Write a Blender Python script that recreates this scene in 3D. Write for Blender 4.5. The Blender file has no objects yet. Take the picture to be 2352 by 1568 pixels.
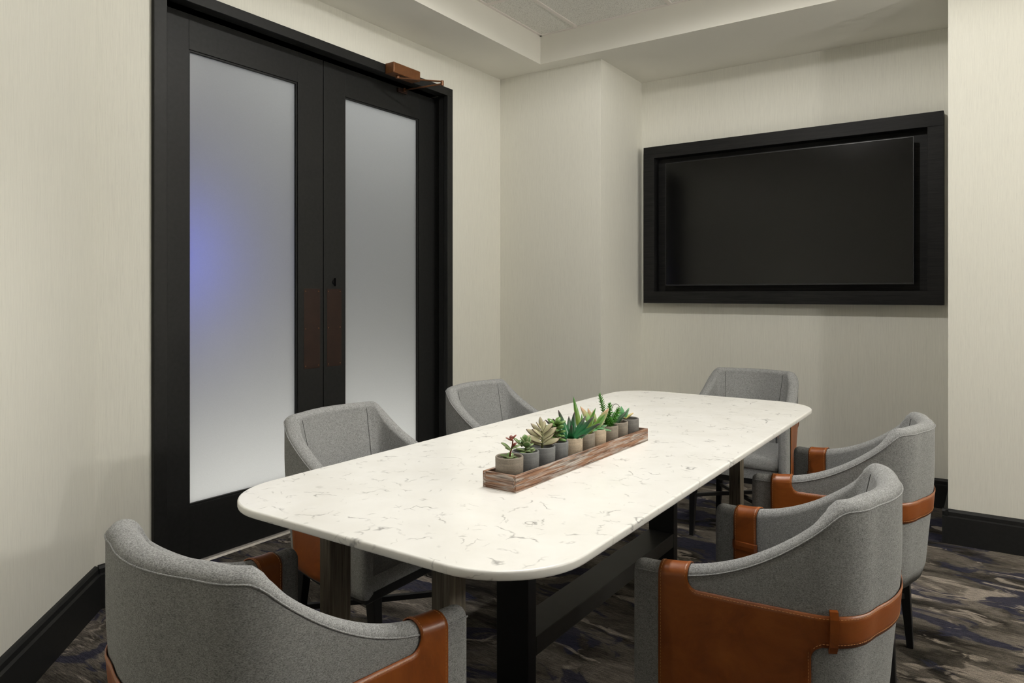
import bpy, bmesh, math, random
from mathutils import Vector, Matrix
random.seed(7)
R = math.radians
scn = bpy.context.scene
COL = scn.collection

# ------------------------------------------------------------------ camera, world, lights, exposure
EYE = 1.2
FPX = 1620.0
HOR = 675.0
YAW = math.atan((2280 - 1176) / FPX)
cd = bpy.data.cameras.new('camera')
cam = bpy.data.objects.new('camera', cd)
COL.objects.link(cam)
cam.location = (0, 0, EYE)
cam.rotation_euler = (R(90), 0, YAW)
cd.sensor_width = 36
cd.lens = 36 * FPX / 2352
cd.shift_y = -(784 - HOR) / 2352
cd.clip_start = 0.02
scn.camera = cam

w = bpy.data.worlds.new('world')
scn.world = w
w.use_nodes = True
w.node_tree.nodes['Background'].inputs[0].default_value = (1, 0.95, 0.88, 1)
w.node_tree.nodes['Background'].inputs[1].default_value = 0.02

vs = scn.view_settings
vs.view_transform = 'Standard'
vs.look = 'None'
vs.gamma = 1
vs.use_curve_mapping = False
vs.exposure = -0.16
scn.cycles.use_denoising = True
scn.cycles.max_bounces = 6
scn.cycles.diffuse_bounces = 4
scn.cycles.glossy_bounces = 2
scn.cycles.transmission_bounces = 3
scn.cycles.caustics_reflective = False
scn.cycles.caustics_refractive = False
scn.cycles.use_adaptive_sampling = True
scn.cycles.adaptive_threshold = 0.1
scn.cycles.use_light_tree = False
scn.cycles.sample_clamp_indirect = 6

CEIL_Z = 2.871          # tile plane
SOFFIT = 2.69           # dropped border


def light(name, kind, loc, energy, color=(1, 0.93, 0.83), rot=(0, 0, 0), **kw):
    d = bpy.data.lights.new(name, kind)
    d.energy = energy
    d.color = color
    for k, v in kw.items():
        setattr(d, k, v)
    o = bpy.data.objects.new(name, d)
    o.location = loc
    o.rotation_euler = rot
    COL.objects.link(o)
    return o


WARM = (1.0, 0.975, 0.925)
# (x, y, power, cone, blend)
DOWN = [(-1.0, 1.8, 68, 118, 0.8), (-0.98, 2.45, 82, 179, 0.22), (-0.8, 1.0, 54, 105, 0.8)]  # out-of-view downlights added to light the table and walls
for lx, ly, e, sz, bl_ in DOWN:
    light('added_downlight_beam', 'SPOT', (lx, ly, CEIL_Z - 0.03), e, WARM, spot_size=R(sz), spot_blend=bl_, shadow_soft_size=0.05)
# unseen glowing globes added for soft fill from the right (built further down)
FILL_GLOBES = [(2.14, 1.9, 1.95), (2.14, 3.1, 1.95)]
GLOBE_R = 0.088
GLOBE_W = 68
# unseen lights in the hall beyond the frosted doors
light('unseen_hall_light', 'AREA', (-3.42, 2.5, 0.05), 14, (1, 0.95, 0.88), (0, R(-150), 0), shape='RECTANGLE', size=0.3, size_y=2.4)  # low light standing in for bounce off the hall floor
light('unseen_hall_light', 'AREA', (-3.6, 3.0, 2.72), 8, (1.0, 0.98, 0.96), (0, R(-25), 0), shape='RECTANGLE', size=0.4, size_y=2.2)
light('hall_blue_lamp', 'AREA', (-3.36, 1.70, 1.36), 1.15, (0.05, 0.11, 1.0), (0, R(-90), 0), shape='DISK', size=0.25)

# ------------------------------------------------------------------ materials
MATS = {}


def nodes_of(name, rough=0.5, spec=0.5, metal=0.0):
    m = bpy.data.materials.new(name)
    m.use_nodes = True
    nt = m.node_tree
    b = nt.nodes['Principled BSDF']
    b.inputs['Roughness'].default_value = rough
    b.inputs['Specular IOR Level'].default_value = spec
    b.inputs['Metallic'].default_value = metal
    MATS[name] = m
    return m, nt, b


def N(nt, t, **kw):
    n = nt.nodes.new(t)
    for k, v in kw.items():
        if k in n.inputs.keys() if isinstance(k, str) else False:
            n.inputs[k].default_value = v
        else:
            setattr(n, k, v)
    return n


def L(nt, a, b):
    nt.links.new(a, b)


def coords(nt, scale=(1, 1, 1), rot=(0, 0, 0), kind='Object'):
    tc = N(nt, 'ShaderNodeTexCoord')
    mp = N(nt, 'ShaderNodeMapping')
    mp.inputs['Scale'].default_value = scale
    mp.inputs['Rotation'].default_value = rot
    L(nt, tc.outputs[kind], mp.inputs['Vector'])
    return mp.outputs['Vector']


def noise(nt, vec, scale=5, detail=2, rough=0.5, dist=0.0):
    n = N(nt, 'ShaderNodeTexNoise')
    n.inputs['Scale'].default_value = scale
    n.inputs['Detail'].default_value = detail
    n.inputs['Roughness'].default_value = rough
    n.inputs['Distortion'].default_value = dist
    if vec is not None:
        L(nt, vec, n.inputs['Vector'])
    return n.outputs['Fac']


def ramp(nt, fac, stops, interp='LINEAR'):
    r = N(nt, 'ShaderNodeValToRGB')
    r.color_ramp.interpolation = interp
    el = r.color_ramp.elements
    while len(el) < len(stops):
        el.new(0.5)
    for e, (p, c) in zip(el, stops):
        e.position = p
        e.color = (c[0], c[1], c[2], 1) if len(c) == 3 else c
    L(nt, fac, r.inputs['Fac'])
    return r.outputs['Color']


def mixc(nt, fac, a, b, mode='MIX'):
    m = N(nt, 'ShaderNodeMix')
    m.data_type = 'RGBA'
    m.blend_type = mode
    for sock, v in ((m.inputs[0], fac), (m.inputs[6], a), (m.inputs[7], b)):
        if hasattr(v, 'is_linked') or hasattr(v, 'links'):
            L(nt, v, sock)
        elif isinstance(v, (int, float)):
            sock.default_value = v
        else:
            sock.default_value = (v[0], v[1], v[2], 1)
    return m.outputs[2]


def math_n(nt, op, a, b=0.0):
    m = N(nt, 'ShaderNodeMath')
    m.operation = op
    for i, v in enumerate((a, b)):
        if isinstance(v, (int, float)):
            m.inputs[i].default_value = v
        else:
            L(nt, v, m.inputs[i])
    return m.outputs[0]


def bump(nt, b, h, strength=0.2, dist=0.002):
    n = N(nt, 'ShaderNodeBump')
    n.inputs['Strength'].default_value = strength
    n.inputs['Distance'].default_value = dist
    L(nt, h, n.inputs['Height'])
    L(nt, n.outputs['Normal'], b.inputs['Normal'])


def plain(name, col, rough=0.5, spec=0.5, metal=0.0, var=0.06, scale=30):
    m, nt, b = nodes_of(name, rough, spec, metal)
    f = noise(nt, coords(nt), scale, 3)
    c = ramp(nt, f, [(0.3, [x * (1 - var) for x in col]), (0.7, [min(1, x * (1 + var)) for x in col])])
    L(nt, c, b.inputs['Base Color'])
    return m


# wall covering: linen-like, vertical threads
def wall_mat(name, col):
    m, nt, b = nodes_of(name, 0.75, 0.25)
    f1 = noise(nt, coords(nt, (230, 230, 5)), 1.0, 3, 0.6)
    f2 = noise(nt, coords(nt, (620, 620, 16)), 1.0, 2, 0.6)
    f3 = noise(nt, coords(nt, (420, 420, 26)), 1.0, 1)
    f = math_n(nt, 'ADD', math_n(nt, 'MULTIPLY', f1, 0.4), math_n(nt, 'MULTIPLY', f2, 0.6))
    c = ramp(nt, f, [(0.33, [x * 0.925 for x in col]), (0.5, col), (0.68, [min(1, x * 1.04) for x in col])])
    fl = ramp(nt, f3, [(0.71, (0, 0, 0)), (0.78, (1, 1, 1))])
    c = mixc(nt, math_n(nt, 'MULTIPLY', fl, 0.14), c, [x * 0.5 for x in col])
    L(nt, c, b.inputs['Base Color'])
    bump(nt, b, f, 0.12, 0.001)
    return m


WALLC = (0.775, 0.76, 0.685)
wall_mat('wallcovering', WALLC)
plain('ceiling_paint', (0.85, 0.83, 0.76), 0.85, 0.2, var=0.01, scale=4)

wall_mat('fill_cut_wall', (0.03, 0.03, 0.032))  # for unseen walls, made dark to cut light from behind the camera
plain('hall_paint', (0.3, 0.29, 0.28), 0.8, 0.2, var=0.02)
m, nt, b = nodes_of('ceiling_tile', 0.9, 0.1)
f = noise(nt, coords(nt), 190, 3, 0.7)
c = ramp(nt, f, [(0.36, (0.55, 0.53, 0.49)), (0.47, (0.88, 0.87, 0.82)), (0.7, (0.93, 0.92, 0.88))])
L(nt, c, b.inputs['Base Color'])
bump(nt, b, f, 0.5, 0.002)
plain('grid_metal', (0.86, 0.81, 0.77), 0.5, 0.4, var=0.01)
plain('black_trim', (0.0135, 0.0138, 0.0135), 0.5, 0.22, var=0.15, scale=60)

# ebonised wood of the screen surround
m, nt, b = nodes_of('ebonised_wood', 0.5, 0.16)
f = noise(nt, coords(nt, (6, 60, 160)), 1.0, 4, 0.6, 0.6)
c = ramp(nt, f, [(0.35, (0.0075, 0.0075, 0.0078)), (0.65, (0.017, 0.0165, 0.016))])
L(nt, c, b.inputs['Base Color'])
bump(nt, b, f, 0.25, 0.0008)

plain('screen_black', (0.0015, 0.0015, 0.0016), 0.13, 0.35, var=0.0)
plain('bezel_black', (0.006, 0.006, 0.008), 0.3, 0.5, var=0.0)
plain('black_metal', (0.0065, 0.0065, 0.007), 0.38, 0.4, var=0.1)
plain('steel_grey', (0.022, 0.021, 0.019), 0.45, 0.4, var=0.12)
plain('dark_bronze', (0.155, 0.06, 0.02), 0.42, 0.4, 0.2, var=0.12, scale=50)
plain('bronze_plate', (0.022, 0.0095, 0.006), 0.45, 0.35, 0.1, var=0.2, scale=14)
plain('aluminium', (0.62, 0.58, 0.54), 0.35, 0.5, 0.6, var=0.08, scale=60)

# frosted glass: film-backed pane that scatters light both ways
m = bpy.data.materials.new('frosted_glass')
MATS['frosted_glass'] = m
m.use_nodes = True
nt = m.node_tree
for n in list(nt.nodes):
    nt.nodes.remove(n)
out = N(nt, 'ShaderNodeOutputMaterial')
df = N(nt, 'ShaderNodeBsdfDiffuse')
tr = N(nt, 'ShaderNodeBsdfTranslucent')
gl = N(nt, 'ShaderNodeBsdfGlossy')
gl.inputs['Roughness'].default_value = 0.28
f = noise(nt, coords(nt), 600, 2)
c = ramp(nt, f, [(0.3, (0.84, 0.86, 0.86)), (0.7, (0.9, 0.92, 0.92))])
L(nt, c, df.inputs['Color'])
L(nt, c, tr.inputs['Color'])
mx = N(nt, 'ShaderNodeMixShader')
mx.inputs[0].default_value = 0.93
L(nt, df.outputs[0], mx.inputs[1])
L(nt, tr.outputs[0], mx.inputs[2])
mx2 = N(nt, 'ShaderNodeMixShader')
mx2.inputs[0].default_value = 0.05
L(nt, mx.outputs[0], mx2.inputs[1])
L(nt, gl.outputs[0], mx2.inputs[2])
L(nt, mx2.outputs[0], out.inputs['Surface'])

# carpet
m, nt, b = nodes_of('carpet', 0.95, 0.05)
tc = coords(nt, (1.0, 2.3, 1.0), (0, 0, R(4)))
warp = N(nt, 'ShaderNodeTexNoise')
warp.inputs['Scale'].default_value = 2.2
warp.inputs['Detail'].default_value = 3
L(nt, tc, warp.inputs['Vector'])
vm = N(nt, 'ShaderNodeVectorMath')
vm.operation = 'MULTIPLY_ADD'
L(nt, warp.outputs['Color'], vm.inputs[0])
vm.inputs[1].default_value = (0.5, 0.5, 0)
L(nt, tc, vm.inputs[2])
big = noise(nt, vm.outputs[0], 1.7, 5, 0.64, 0.5)
blue = noise(nt, vm.outputs[0], 2.6, 4, 0.6, 0.8)
lite = noise(nt, vm.outputs[0], 3.3, 4, 0.62, 0.9)
streak = noise(nt, coords(nt, (22, 230, 1)), 1.0, 3, 0.75)
pile = noise(nt, coords(nt), 420, 2, 0.7)
base = ramp(nt, big, [(0.36, (0.016, 0.014, 0.013)), (0.43, (0.055, 0.048, 0.04)), (0.50, (0.13, 0.115, 0.098)), (0.60, (0.20, 0.175, 0.15)), (0.7, (0.10, 0.09, 0.078))])
bl = ramp(nt, blue, [(0.535, (0, 0, 0)), (0.575, (1, 1, 1))])
base = mixc(nt, math_n(nt, 'MULTIPLY', bl, 0.85), base, (0.034, 0.036, 0.066))
lt = ramp(nt, lite, [(0.575, (0, 0, 0)), (0.62, (1, 1, 1))])
base = mixc(nt, math_n(nt, 'MULTIPLY', lt, 0.9), base, (0.38, 0.33, 0.285))
st = ramp(nt, streak, [(0.3, (0.32, 0.32, 0.33)), (0.5, (1, 1, 1)), (0.7, (1.75, 1.7, 1.62))])
base = mixc(nt, 1.0, base, st, 'MULTIPLY')
pc = ramp(nt, pile, [(0.32, (0.36, 0.36, 0.36)), (0.7, (1.12, 1.12, 1.12))])
base = mixc(nt, 1.0, base, pc, 'MULTIPLY')
L(nt, base, b.inputs['Base Color'])
bump(nt, b, pile, 0.7, 0.004)

# quartz table top
m, nt, b = nodes_of('quartz', 0.24, 0.45)
vec = coords(nt)
wn = N(nt, 'ShaderNodeTexNoise')
wn.inputs['Scale'].default_value = 9
wn.inputs['Detail'].default_value = 4
L(nt, vec, wn.inputs['Vector'])
vm = N(nt, 'ShaderNodeVectorMath')
vm.operation = 'MULTIPLY_ADD'
L(nt, wn.outputs['Color'], vm.inputs[0])
vm.inputs[1].default_value = (0.16, 0.16, 0.16)
L(nt, vec, vm.inputs[2])


def veins(scale, width, lo, hi, mscale):
    v = N(nt, 'ShaderNodeTexVoronoi')
    v.feature = 'DISTANCE_TO_EDGE'
    v.inputs['Scale'].default_value = scale
    L(nt, vm.outputs[0], v.inputs['Vector'])
    line = ramp(nt, v.outputs['Distance'], [(0.0, (1, 1, 1)), (width, (0, 0, 0))])
    mk = ramp(nt, noise(nt, vec, mscale, 2, 0.5), [(lo, (0, 0, 0)), (hi, (1, 1, 1))])
    return mixc(nt, 1.0, line, mk, 'MULTIPLY')


cl = noise(nt, vec, 7, 4, 0.6)
base = ramp(nt, cl, [(0.3, (0.81, 0.795, 0.755)), (0.7, (0.88, 0.87, 0.84))])
v1 = veins(9.5, 0.030, 0.55, 0.66, 15)
v2 = veins(17, 0.040, 0.57, 0.66, 24)
base = mixc(nt, math_n(nt, 'MULTIPLY', v1, 0.75), base, (0.22, 0.215, 0.21))
base = mixc(nt, math_n(nt, 'MULTIPLY', v2, 0.55), base, (0.32, 0.31, 0.30))
L(nt, base, b.inputs['Base Color'])


# grey oak
def wood_mat(name, dark, lightc, axis=2, rough=0.6):
    m, nt, b = nodes_of(name, rough, 0.3)
    sc = [130, 130, 130]
    sc[axis] = 5
    wv = noise(nt, coords(nt, tuple(sc)), 1.0, 4, 0.65, 1.2)
    sc2 = [34, 34, 34]
    sc2[axis] = 1.6
    w2 = noise(nt, coords(nt, tuple(sc2)), 1.0, 3, 0.6, 2.0)
    f = math_n(nt, 'ADD', math_n(nt, 'MULTIPLY', wv, 0.5), math_n(nt, 'MULTIPLY', w2, 0.5))
    c = ramp(nt, f, [(0.36, dark), (0.47, [(a + c2) / 2 for a, c2 in zip(dark, lightc)]), (0.62, lightc)])
    L(nt, c, b.inputs['Base Color'])
    bump(nt, b, f, 0.3, 0.001)
    return m


wood_mat('grey_oak', (0.020, 0.0165, 0.012), (0.185, 0.155, 0.115))

# weathered, lime-washed tray timber: grain along Y (sides) or X (ends)
def limed(name, axis):
    m, nt, b = nodes_of(name, 0.75, 0.2)
    sc = [260, 260, 260]
    sc[axis] = 7
    g = noise(nt, coords(nt, tuple(sc)), 1.0, 3, 0.65, 0.8)
    sc = [120, 120, 120]
    sc[axis] = 9
    p = noise(nt, coords(nt, tuple(sc)), 1.0, 3, 0.6, 0.6)
    wd = ramp(nt, g, [(0.34, (0.075, 0.036, 0.02)), (0.5, (0.25, 0.13, 0.078)), (0.7, (0.40, 0.24, 0.155))])
    wh = ramp(nt, g, [(0.34, (0.13, 0.11, 0.095)), (0.5, (0.37, 0.34, 0.315)), (0.7, (0.66, 0.63, 0.59))])
    k = ramp(nt, p, [(0.42, (0, 0, 0)), (0.6, (1, 1, 1))])
    L(nt, mixc(nt, math_n(nt, 'MULTIPLY', k, 0.85), wd, wh), b.inputs['Base Color'])
    bump(nt, b, g, 0.5, 0.002)


limed('limed_timber_long', 1)
limed('limed_timber_end', 0)

# heather wool
def fabric(name, col):
    m, nt, b = nodes_of(name, 0.95, 0.12)
    f1 = noise(nt, coords(nt, (1, 1, 2.4)), 330, 2, 0.7)
    f2 = noise(nt, coords(nt, (1, 1, 1.6)), 90, 3, 0.7)
    f = math_n(nt, 'ADD', math_n(nt, 'MULTIPLY', f1, 0.8), math_n(nt, 'MULTIPLY', f2, 0.2))
    c = ramp(nt, f, [(0.34, [x * 0.52 for x in col]), (0.5, col), (0.64, [x * 1.42 for x in col])])
    L(nt, c, b.inputs['Base Color'])
    bump(nt, b, f1, 0.45, 0.0015)


fabric('heather_wool', (0.262, 0.264, 0.262))
fabric('heather_welt', (0.27, 0.272, 0.27))

m, nt, b = nodes_of('cognac_leather', 0.36, 0.5)
f1 = noise(nt, coords(nt), 9, 5, 0.7, 0.8)
f2 = noise(nt, coords(nt, (1, 1, 1)), 260, 2)
f3 = noise(nt, coords(nt, (60, 60, 9)), 1, 3, 0.7, 1.5)
c = ramp(nt, f1, [(0.3, (0.17, 0.040, 0.005)), (0.5, (0.235, 0.060, 0.008)), (0.7, (0.30, 0.086, 0.014))])
sc = ramp(nt, f3, [(0.66, (0, 0, 0)), (0.75, (1, 1, 1))])
c = mixc(nt, math_n(nt, 'MULTIPLY', sc, 0.25), c, (0.45, 0.19, 0.06))
L(nt, c, b.inputs['Base Color'])
bump(nt, b, f2, 0.12, 0.0008)
plain('tan_thread', (0.5, 0.24, 0.09), 0.7, 0.2)
plain('grey_thread', (0.09, 0.09, 0.09), 0.9, 0.1)
plain('black_wood', (0.006, 0.006, 0.0065), 0.4, 0.4, var=0.2)

for nm, col in (('taupe_clay', (0.235, 0.20, 0.16)), ('slate_clay', (0.16, 0.163, 0.163)), ('sand_clay', (0.52, 0.42, 0.31)), ('char_clay', (0.16, 0.152, 0.14))):
    m, nt, b = nodes_of(nm, 0.6, 0.35)
    f = noise(nt, coords(nt, (25, 25, 240)), 1.0, 3, 0.6)
    g = noise(nt, coords(nt), 500, 2)
    c = ramp(nt, f, [(0.35, [x * 0.86 for x in col]), (0.65, [x * 1.12 for x in col])])
    c2 = ramp(nt, g, [(0.35, (0.85, 0.85, 0.85)), (0.65, (1.1, 1.1, 1.1))])
    L(nt, mixc(nt, 1.0, c, c2, 'MULTIPLY'), b.inputs['Base Color'])
    bump(nt, b, f, 0.1, 0.0008)
plain('soil', (0.022, 0.014, 0.010), 0.95, 0.1, var=0.5, scale=300)


def leaf_mat(name, base_c, tip_c, edge_c=None, rough=0.4, tip0=0.5):
    m, nt, b = nodes_of(name, rough, 0.45)
    a = N(nt, 'ShaderNodeAttribute')
    a.attribute_name = 'along'
    f = noise(nt, coords(nt), 120, 2)
    t = math_n(nt, 'ADD', a.outputs['Fac'], math_n(nt, 'MULTIPLY', math_n(nt, 'SUBTRACT', f, 0.5), 0.35))
    c = ramp(nt, t, [(0.05, base_c), (tip0, base_c), (0.98, tip_c)])
    if edge_c:
        e = N(nt, 'ShaderNodeAttribute')
        e.attribute_name = 'edge'
        k = ramp(nt, e.outputs['Fac'], [(0.42, (0, 0, 0)), (0.8, (1, 1, 1))])
        c = mixc(nt, k, c, edge_c)
    L(nt, c, b.inputs['Base Color'])


leaf_mat('jade_leaf', (0.14, 0.24, 0.085), (0.17, 0.27, 0.10), (0.26, 0.30, 0.15), 0.25)
leaf_mat('red_leaf', (0.20, 0.045, 0.03), (0.26, 0.06, 0.04))
leaf_mat('panda_leaf', (0.42, 0.40, 0.24), (0.44, 0.37, 0.27), (0.10, 0.055, 0.035), 0.7)
leaf_mat('sedum_leaf', (0.12, 0.22, 0.05), (0.14, 0.27, 0.075), None, 0.3)
leaf_mat('aloe_dark', (0.018, 0.13, 0.045), (0.055, 0.03, 0.038), None, 0.28, 0.5)
leaf_mat('aloe_light', (0.22, 0.33, 0.06), (0.05, 0.21, 0.03), None, 0.38, 0.3)
leaf_mat('agave_pink', (0.17, 0.36, 0.10), (0.66, 0.33, 0.25), (0.45, 0.46, 0.26), 0.45, 0.5)
leaf_mat('echeveria_green', (0.06, 0.23, 0.08), (0.11, 0.29, 0.13), (0.19, 0.35, 0.18), 0.35)
leaf_mat('needle_green', (0.07, 0.25, 0.028), (0.10, 0.34, 0.045), None, 0.45)
leaf_mat('dark_leaf', (0.028, 0.07, 0.03), (0.06, 0.10, 0.055), None, 0.4)
leaf_mat('yellow_leaf', (0.55, 0.57, 0.20), (0.56, 0.38, 0.20), None, 0.4)
plain('red_stem', (0.17, 0.05, 0.028), 0.5, 0.3)
plain('green_stem', (0.12, 0.13, 0.05), 0.6, 0.3)
plain('brown_tendril', (0.10, 0.085, 0.07), 0.6, 0.3)

m, nt, b = nodes_of('lamp_lens', 0.4, 0.3)
b.inputs['Base Color'].default_value = (0.8, 0.78, 0.72, 1)
b.inputs['Emission Color'].default_value = (1, 0.93, 0.82, 1)
b.inputs['Emission Strength'].default_value = 6.0
m.cycles.emission_sampling = 'NONE'
m, nt, b = nodes_of('fill_globe_glow', 0.3, 0.4)  # emitting surface of the added fill globes
b.inputs['Base Color'].default_value = (0.9, 0.88, 0.84, 1)
b.inputs['Emission Color'].default_value = (1, 0.975, 0.925, 1)
b.inputs['Emission Strength'].default_value = GLOBE_W / (math.pi * 4 * math.pi * GLOBE_R ** 2)
plain('white_enamel', (0.75, 0.73, 0.68), 0.4, 0.4, var=0.01)


# ------------------------------------------------------------------ mesh helpers
class MB:
    def __init__(self):
        self.v = []
        self.f = []

    def add(self, vs, fs):
        o = len(self.v)
        self.v += [tuple(p) for p in vs]
        self.f += [tuple(i + o for i in q) for q in fs]
        return self

    def box(self, x0, x1, y0, y1, z0, z1):
        vs_ = [(x, y, z) for z in (z0, z1) for y in (y0, y1) for x in (x0, x1)]
        return self.add(vs_, [(0, 2, 3, 1), (4, 5, 7, 6), (0, 1, 5, 4), (2, 6, 7, 3), (0, 4, 6, 2), (1, 3, 7, 5)])

    def hexa(self, a, bb):
        """a, bb: lists of 4 corners (same winding)"""
        return self.add(list(a) + list(bb), [(3, 2, 1, 0), (4, 5, 6, 7), (0, 1, 5, 4), (1, 2, 6, 5), (2, 3, 7, 6), (3, 0, 4, 7)])

    def grid(self, rows, closed_u=False, closed_v=False, cap0=False, cap1=False):
        nu = len(rows)
        nv = len(rows[0])
        vs_ = [p for r in rows for p in r]
        fs = []
        for i in range(nu if closed_u else nu - 1):
            for j in range(nv if closed_v else nv - 1):
                i2, j2 = (i + 1) % nu, (j + 1) % nv
                fs.append((i * nv + j, i2 * nv + j, i2 * nv + j2, i * nv + j2))
        if cap0:
            fs.append(tuple(range(nv))[::-1])
        if cap1:
            fs.append(tuple((nu - 1) * nv + j for j in range(nv)))
        return self.add(vs_, fs)

    def tube(self, pts, r, n=8, cap=True):
        pts = [Vector(p) for p in pts]
        rr = r if isinstance(r, (list, tuple)) else [r] * len(pts)
        rows = []
        up = Vector((0, 0, 1))
        prev = None
        for i, p in enumerate(pts):
            d = (pts[min(i + 1, len(pts) - 1)] - pts[max(i - 1, 0)]).normalized()
            if prev is None:
                ref = up if abs(d.dot(up)) < 0.95 else Vector((1, 0, 0))
                a = d.cross(ref).normalized()
            else:
                a = (prev - d * prev.dot(d)).normalized()
            prev = a
            c = d.cross(a)
            rows.append([p + (a * math.cos(2 * math.pi * k / n) + c * math.sin(2 * math.pi * k / n)) * rr[i] for k in range(n)])
        return self.grid(rows, closed_v=True, cap0=cap, cap1=cap)

    def lathe(self, prof, n=28, c=(0, 0, 0)):
        rows = [[(c[0] + r * math.cos(2 * math.pi * k / n), c[1] + r * math.sin(2 * math.pi * k / n), c[2] + z) for k in range(n)] for r, z in prof]
        return self.grid(rows, closed_v=True)

    def mesh(self, name, mat, smooth=False, bevel=0.0, seg=2):
        me = bpy.data.meshes.new(name)
        me.from_pydata(self.v, [], self.f)
        bm = bmesh.new()
        bm.from_mesh(me)
        bmesh.ops.recalc_face_normals(bm, faces=bm.faces)
        if bevel > 0:
            es = [e for e in bm.edges if len(e.link_faces) == 2 and e.calc_face_angle(0) > 0.6]
            bmesh.ops.bevel(bm, geom=es, offset=bevel, segments=seg, profile=0.5, affect='EDGES')
        bm.to_mesh(me)
        bm.free()
        me.materials.append(MATS[mat])
        if smooth:
            me.polygons.foreach_set('use_smooth', [True] * len(me.polygons))
        return me

    def build(self, name, mat, parent=None, smooth=False, bevel=0.0, seg=2):
        return obj(name, self.mesh(name, mat, smooth, bevel, seg), parent)


def obj(name, me, parent=None):
    o = bpy.data.objects.new(name, me)
    COL.objects.link(o)
    if parent is not None:
        o.parent = parent
    return o


def struct(o):
    o['kind'] = 'structure'
    return o


def empty(name, loc=(0, 0, 0), rz=0.0):
    o = bpy.data.objects.new(name, None)
    COL.objects.link(o)
    o.location = loc
    o.rotation_euler = (0, 0, rz)
    o.empty_display_size = 0.05
    return o


def tag(o, label, cat, group=None):
    o['label'] = label
    o['category'] = cat
    if group:
        o['group'] = group
    return o


def box(x0, x1, y0, y1, z0, z1):
    return MB().box(x0, x1, y0, y1, z0, z1)


# ------------------------------------------------------------------ room shell
XW = -2.83             # face of the door wall
CORN_Y = 1.327         # where the angled wall starts
COLY = 4.008           # face of the column and of the right-hand wall
NICHE_Y = 4.638
COLX = -2.05           # column edge
PILX = -0.178          # right-hand wall edge
XR, YB = 2.3, -2.2
TOP = 3.0

struct(box(-3.2, XR + 0.2, YB - 0.2, 5.0, -0.1, 0.0).build('floor', 'carpet'))
mb = MB()
mb.box(-2.98, XW, CORN_Y - 0.12, 1.585, 0, TOP)
mb.box(-2.98, XW, 3.445, COLY + 0.1, 0, TOP)
mb.box(-2.98, XW, 1.585, 3.445, 2.452, TOP)
struct(mb.build('wall_left', 'wallcovering'))
# angled wall, 45 degrees
LA = 4.99
mb = MB()
d = Vector((1, -1, 0)).normalized()
n = Vector((-1, -1, 0)).normalized()
p0 = Vector((XW, CORN_Y, 0))
p1 = p0 + d * LA
for q0, q1 in ((p0, p1),):
    a = [q0, q1, q1 + n * 0.15, q0 + n * 0.15]
    mb.hexa(a, [p + Vector((0, 0, TOP)) for p in a])
struct(mb.build('wall_angled', 'wallcovering'))
struct(box(XW - 0.15, COLX, COLY, 5.0, 0, TOP).build('wall_column', 'wallcovering'))
struct(box(COLX - 0.02, PILX + 0.02, NICHE_Y, 5.0, 0, TOP).build('wall_back', 'wallcovering'))
struct(box(PILX, XR + 0.2, COLY, 5.0, 0, TOP).build('wall_right_return', 'wallcovering'))
struct(box(XR, XR + 0.15, 0.9, COLY, 0, TOP).build('wall_right', 'wallcovering'))
struct(box(XR, XR + 0.15, YB - 0.15, 0.9, 0, TOP).build('wall_right_near', 'fill_cut_wall'))  # near stretch darkened so it bounces less fill
struct(box(0.5, XR, YB - 0.15, YB, 0, TOP).build('wall_front', 'fill_cut_wall'))

# ceiling: dropped border with a tiled tray
TX0, TX1, TY0, TY1 = -2.425, 1.55, -1.45, 3.886
mb = MB()
mb.box(-3.2, TX0, -2.4, 5.0, SOFFIT, TOP + 0.05)
mb.box(TX1, XR + 0.2, -2.4, 5.0, SOFFIT, TOP + 0.05)
mb.box(TX0, TX1, TY1, 5.0, SOFFIT, TOP + 0.05)
mb.box(TX0, TX1, -2.4, TY0, SOFFIT, TOP + 0.05)
mb.box(TX0 - 0.1, TX1 + 0.1, TY0 - 0.1, TY1 + 0.1, TOP + 0.0, TOP + 0.05)
ceiling = struct(mb.build('ceiling', 'ceiling_paint'))
# tiles and the bars that carry them
xs = [TX0, -2.155]
while xs[-1] + 0.618 < TX1:
    xs.append(xs[-1] + 0.618)
xs.append(TX1)
ys = [TY1]
while ys[-1] - 0.594 > TY0:
    ys.append(ys[-1] - 0.594)
ys.append(TY0)
tile_cache = {}
for i in range(len(xs) - 1):
    for j in range(len(ys) - 1):
        x0, x1, y1, y0 = xs[i], xs[i + 1], ys[j], ys[j + 1]
        key = (round(x1 - x0, 3), round(y1 - y0, 3))
        if key not in tile_cache:
            hx, hy = key[0] / 2 - 0.009, key[1] / 2 - 0.009
            tile_cache[key] = box(-hx, hx, -hy, hy, 0.004, 0.02).mesh('ceiling_tile', 'ceiling_tile')
        o = obj('ceiling_tile', tile_cache[key], ceiling)
        o.location = ((x0 + x1) / 2, (y0 + y1) / 2, CEIL_Z)
for x in xs[1:-1]:
    box(x - 0.012, x + 0.012, TY0, TY1, CEIL_Z - 0.001, CEIL_Z + 0.03).build('grid_bar', 'grid_metal', ceiling)
for y in ys[1:-1]:
    box(TX0, TX1, y - 0.012, y + 0.012, CEIL_Z - 0.0015, CEIL_Z + 0.028).build('grid_bar', 'grid_metal', ceiling)
for a in ((TX0, TX0 + 0.016, TY0, TY1), (TX1 - 0.016, TX1, TY0, TY1), (TX0, TX1, TY1 - 0.016, TY1), (TX0, TX1, TY0, TY0 + 0.016)):
    box(*a, CEIL_Z - 0.002, CEIL_Z + 0.02).build('wall_angle_bar', 'grid_metal', ceiling)


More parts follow.
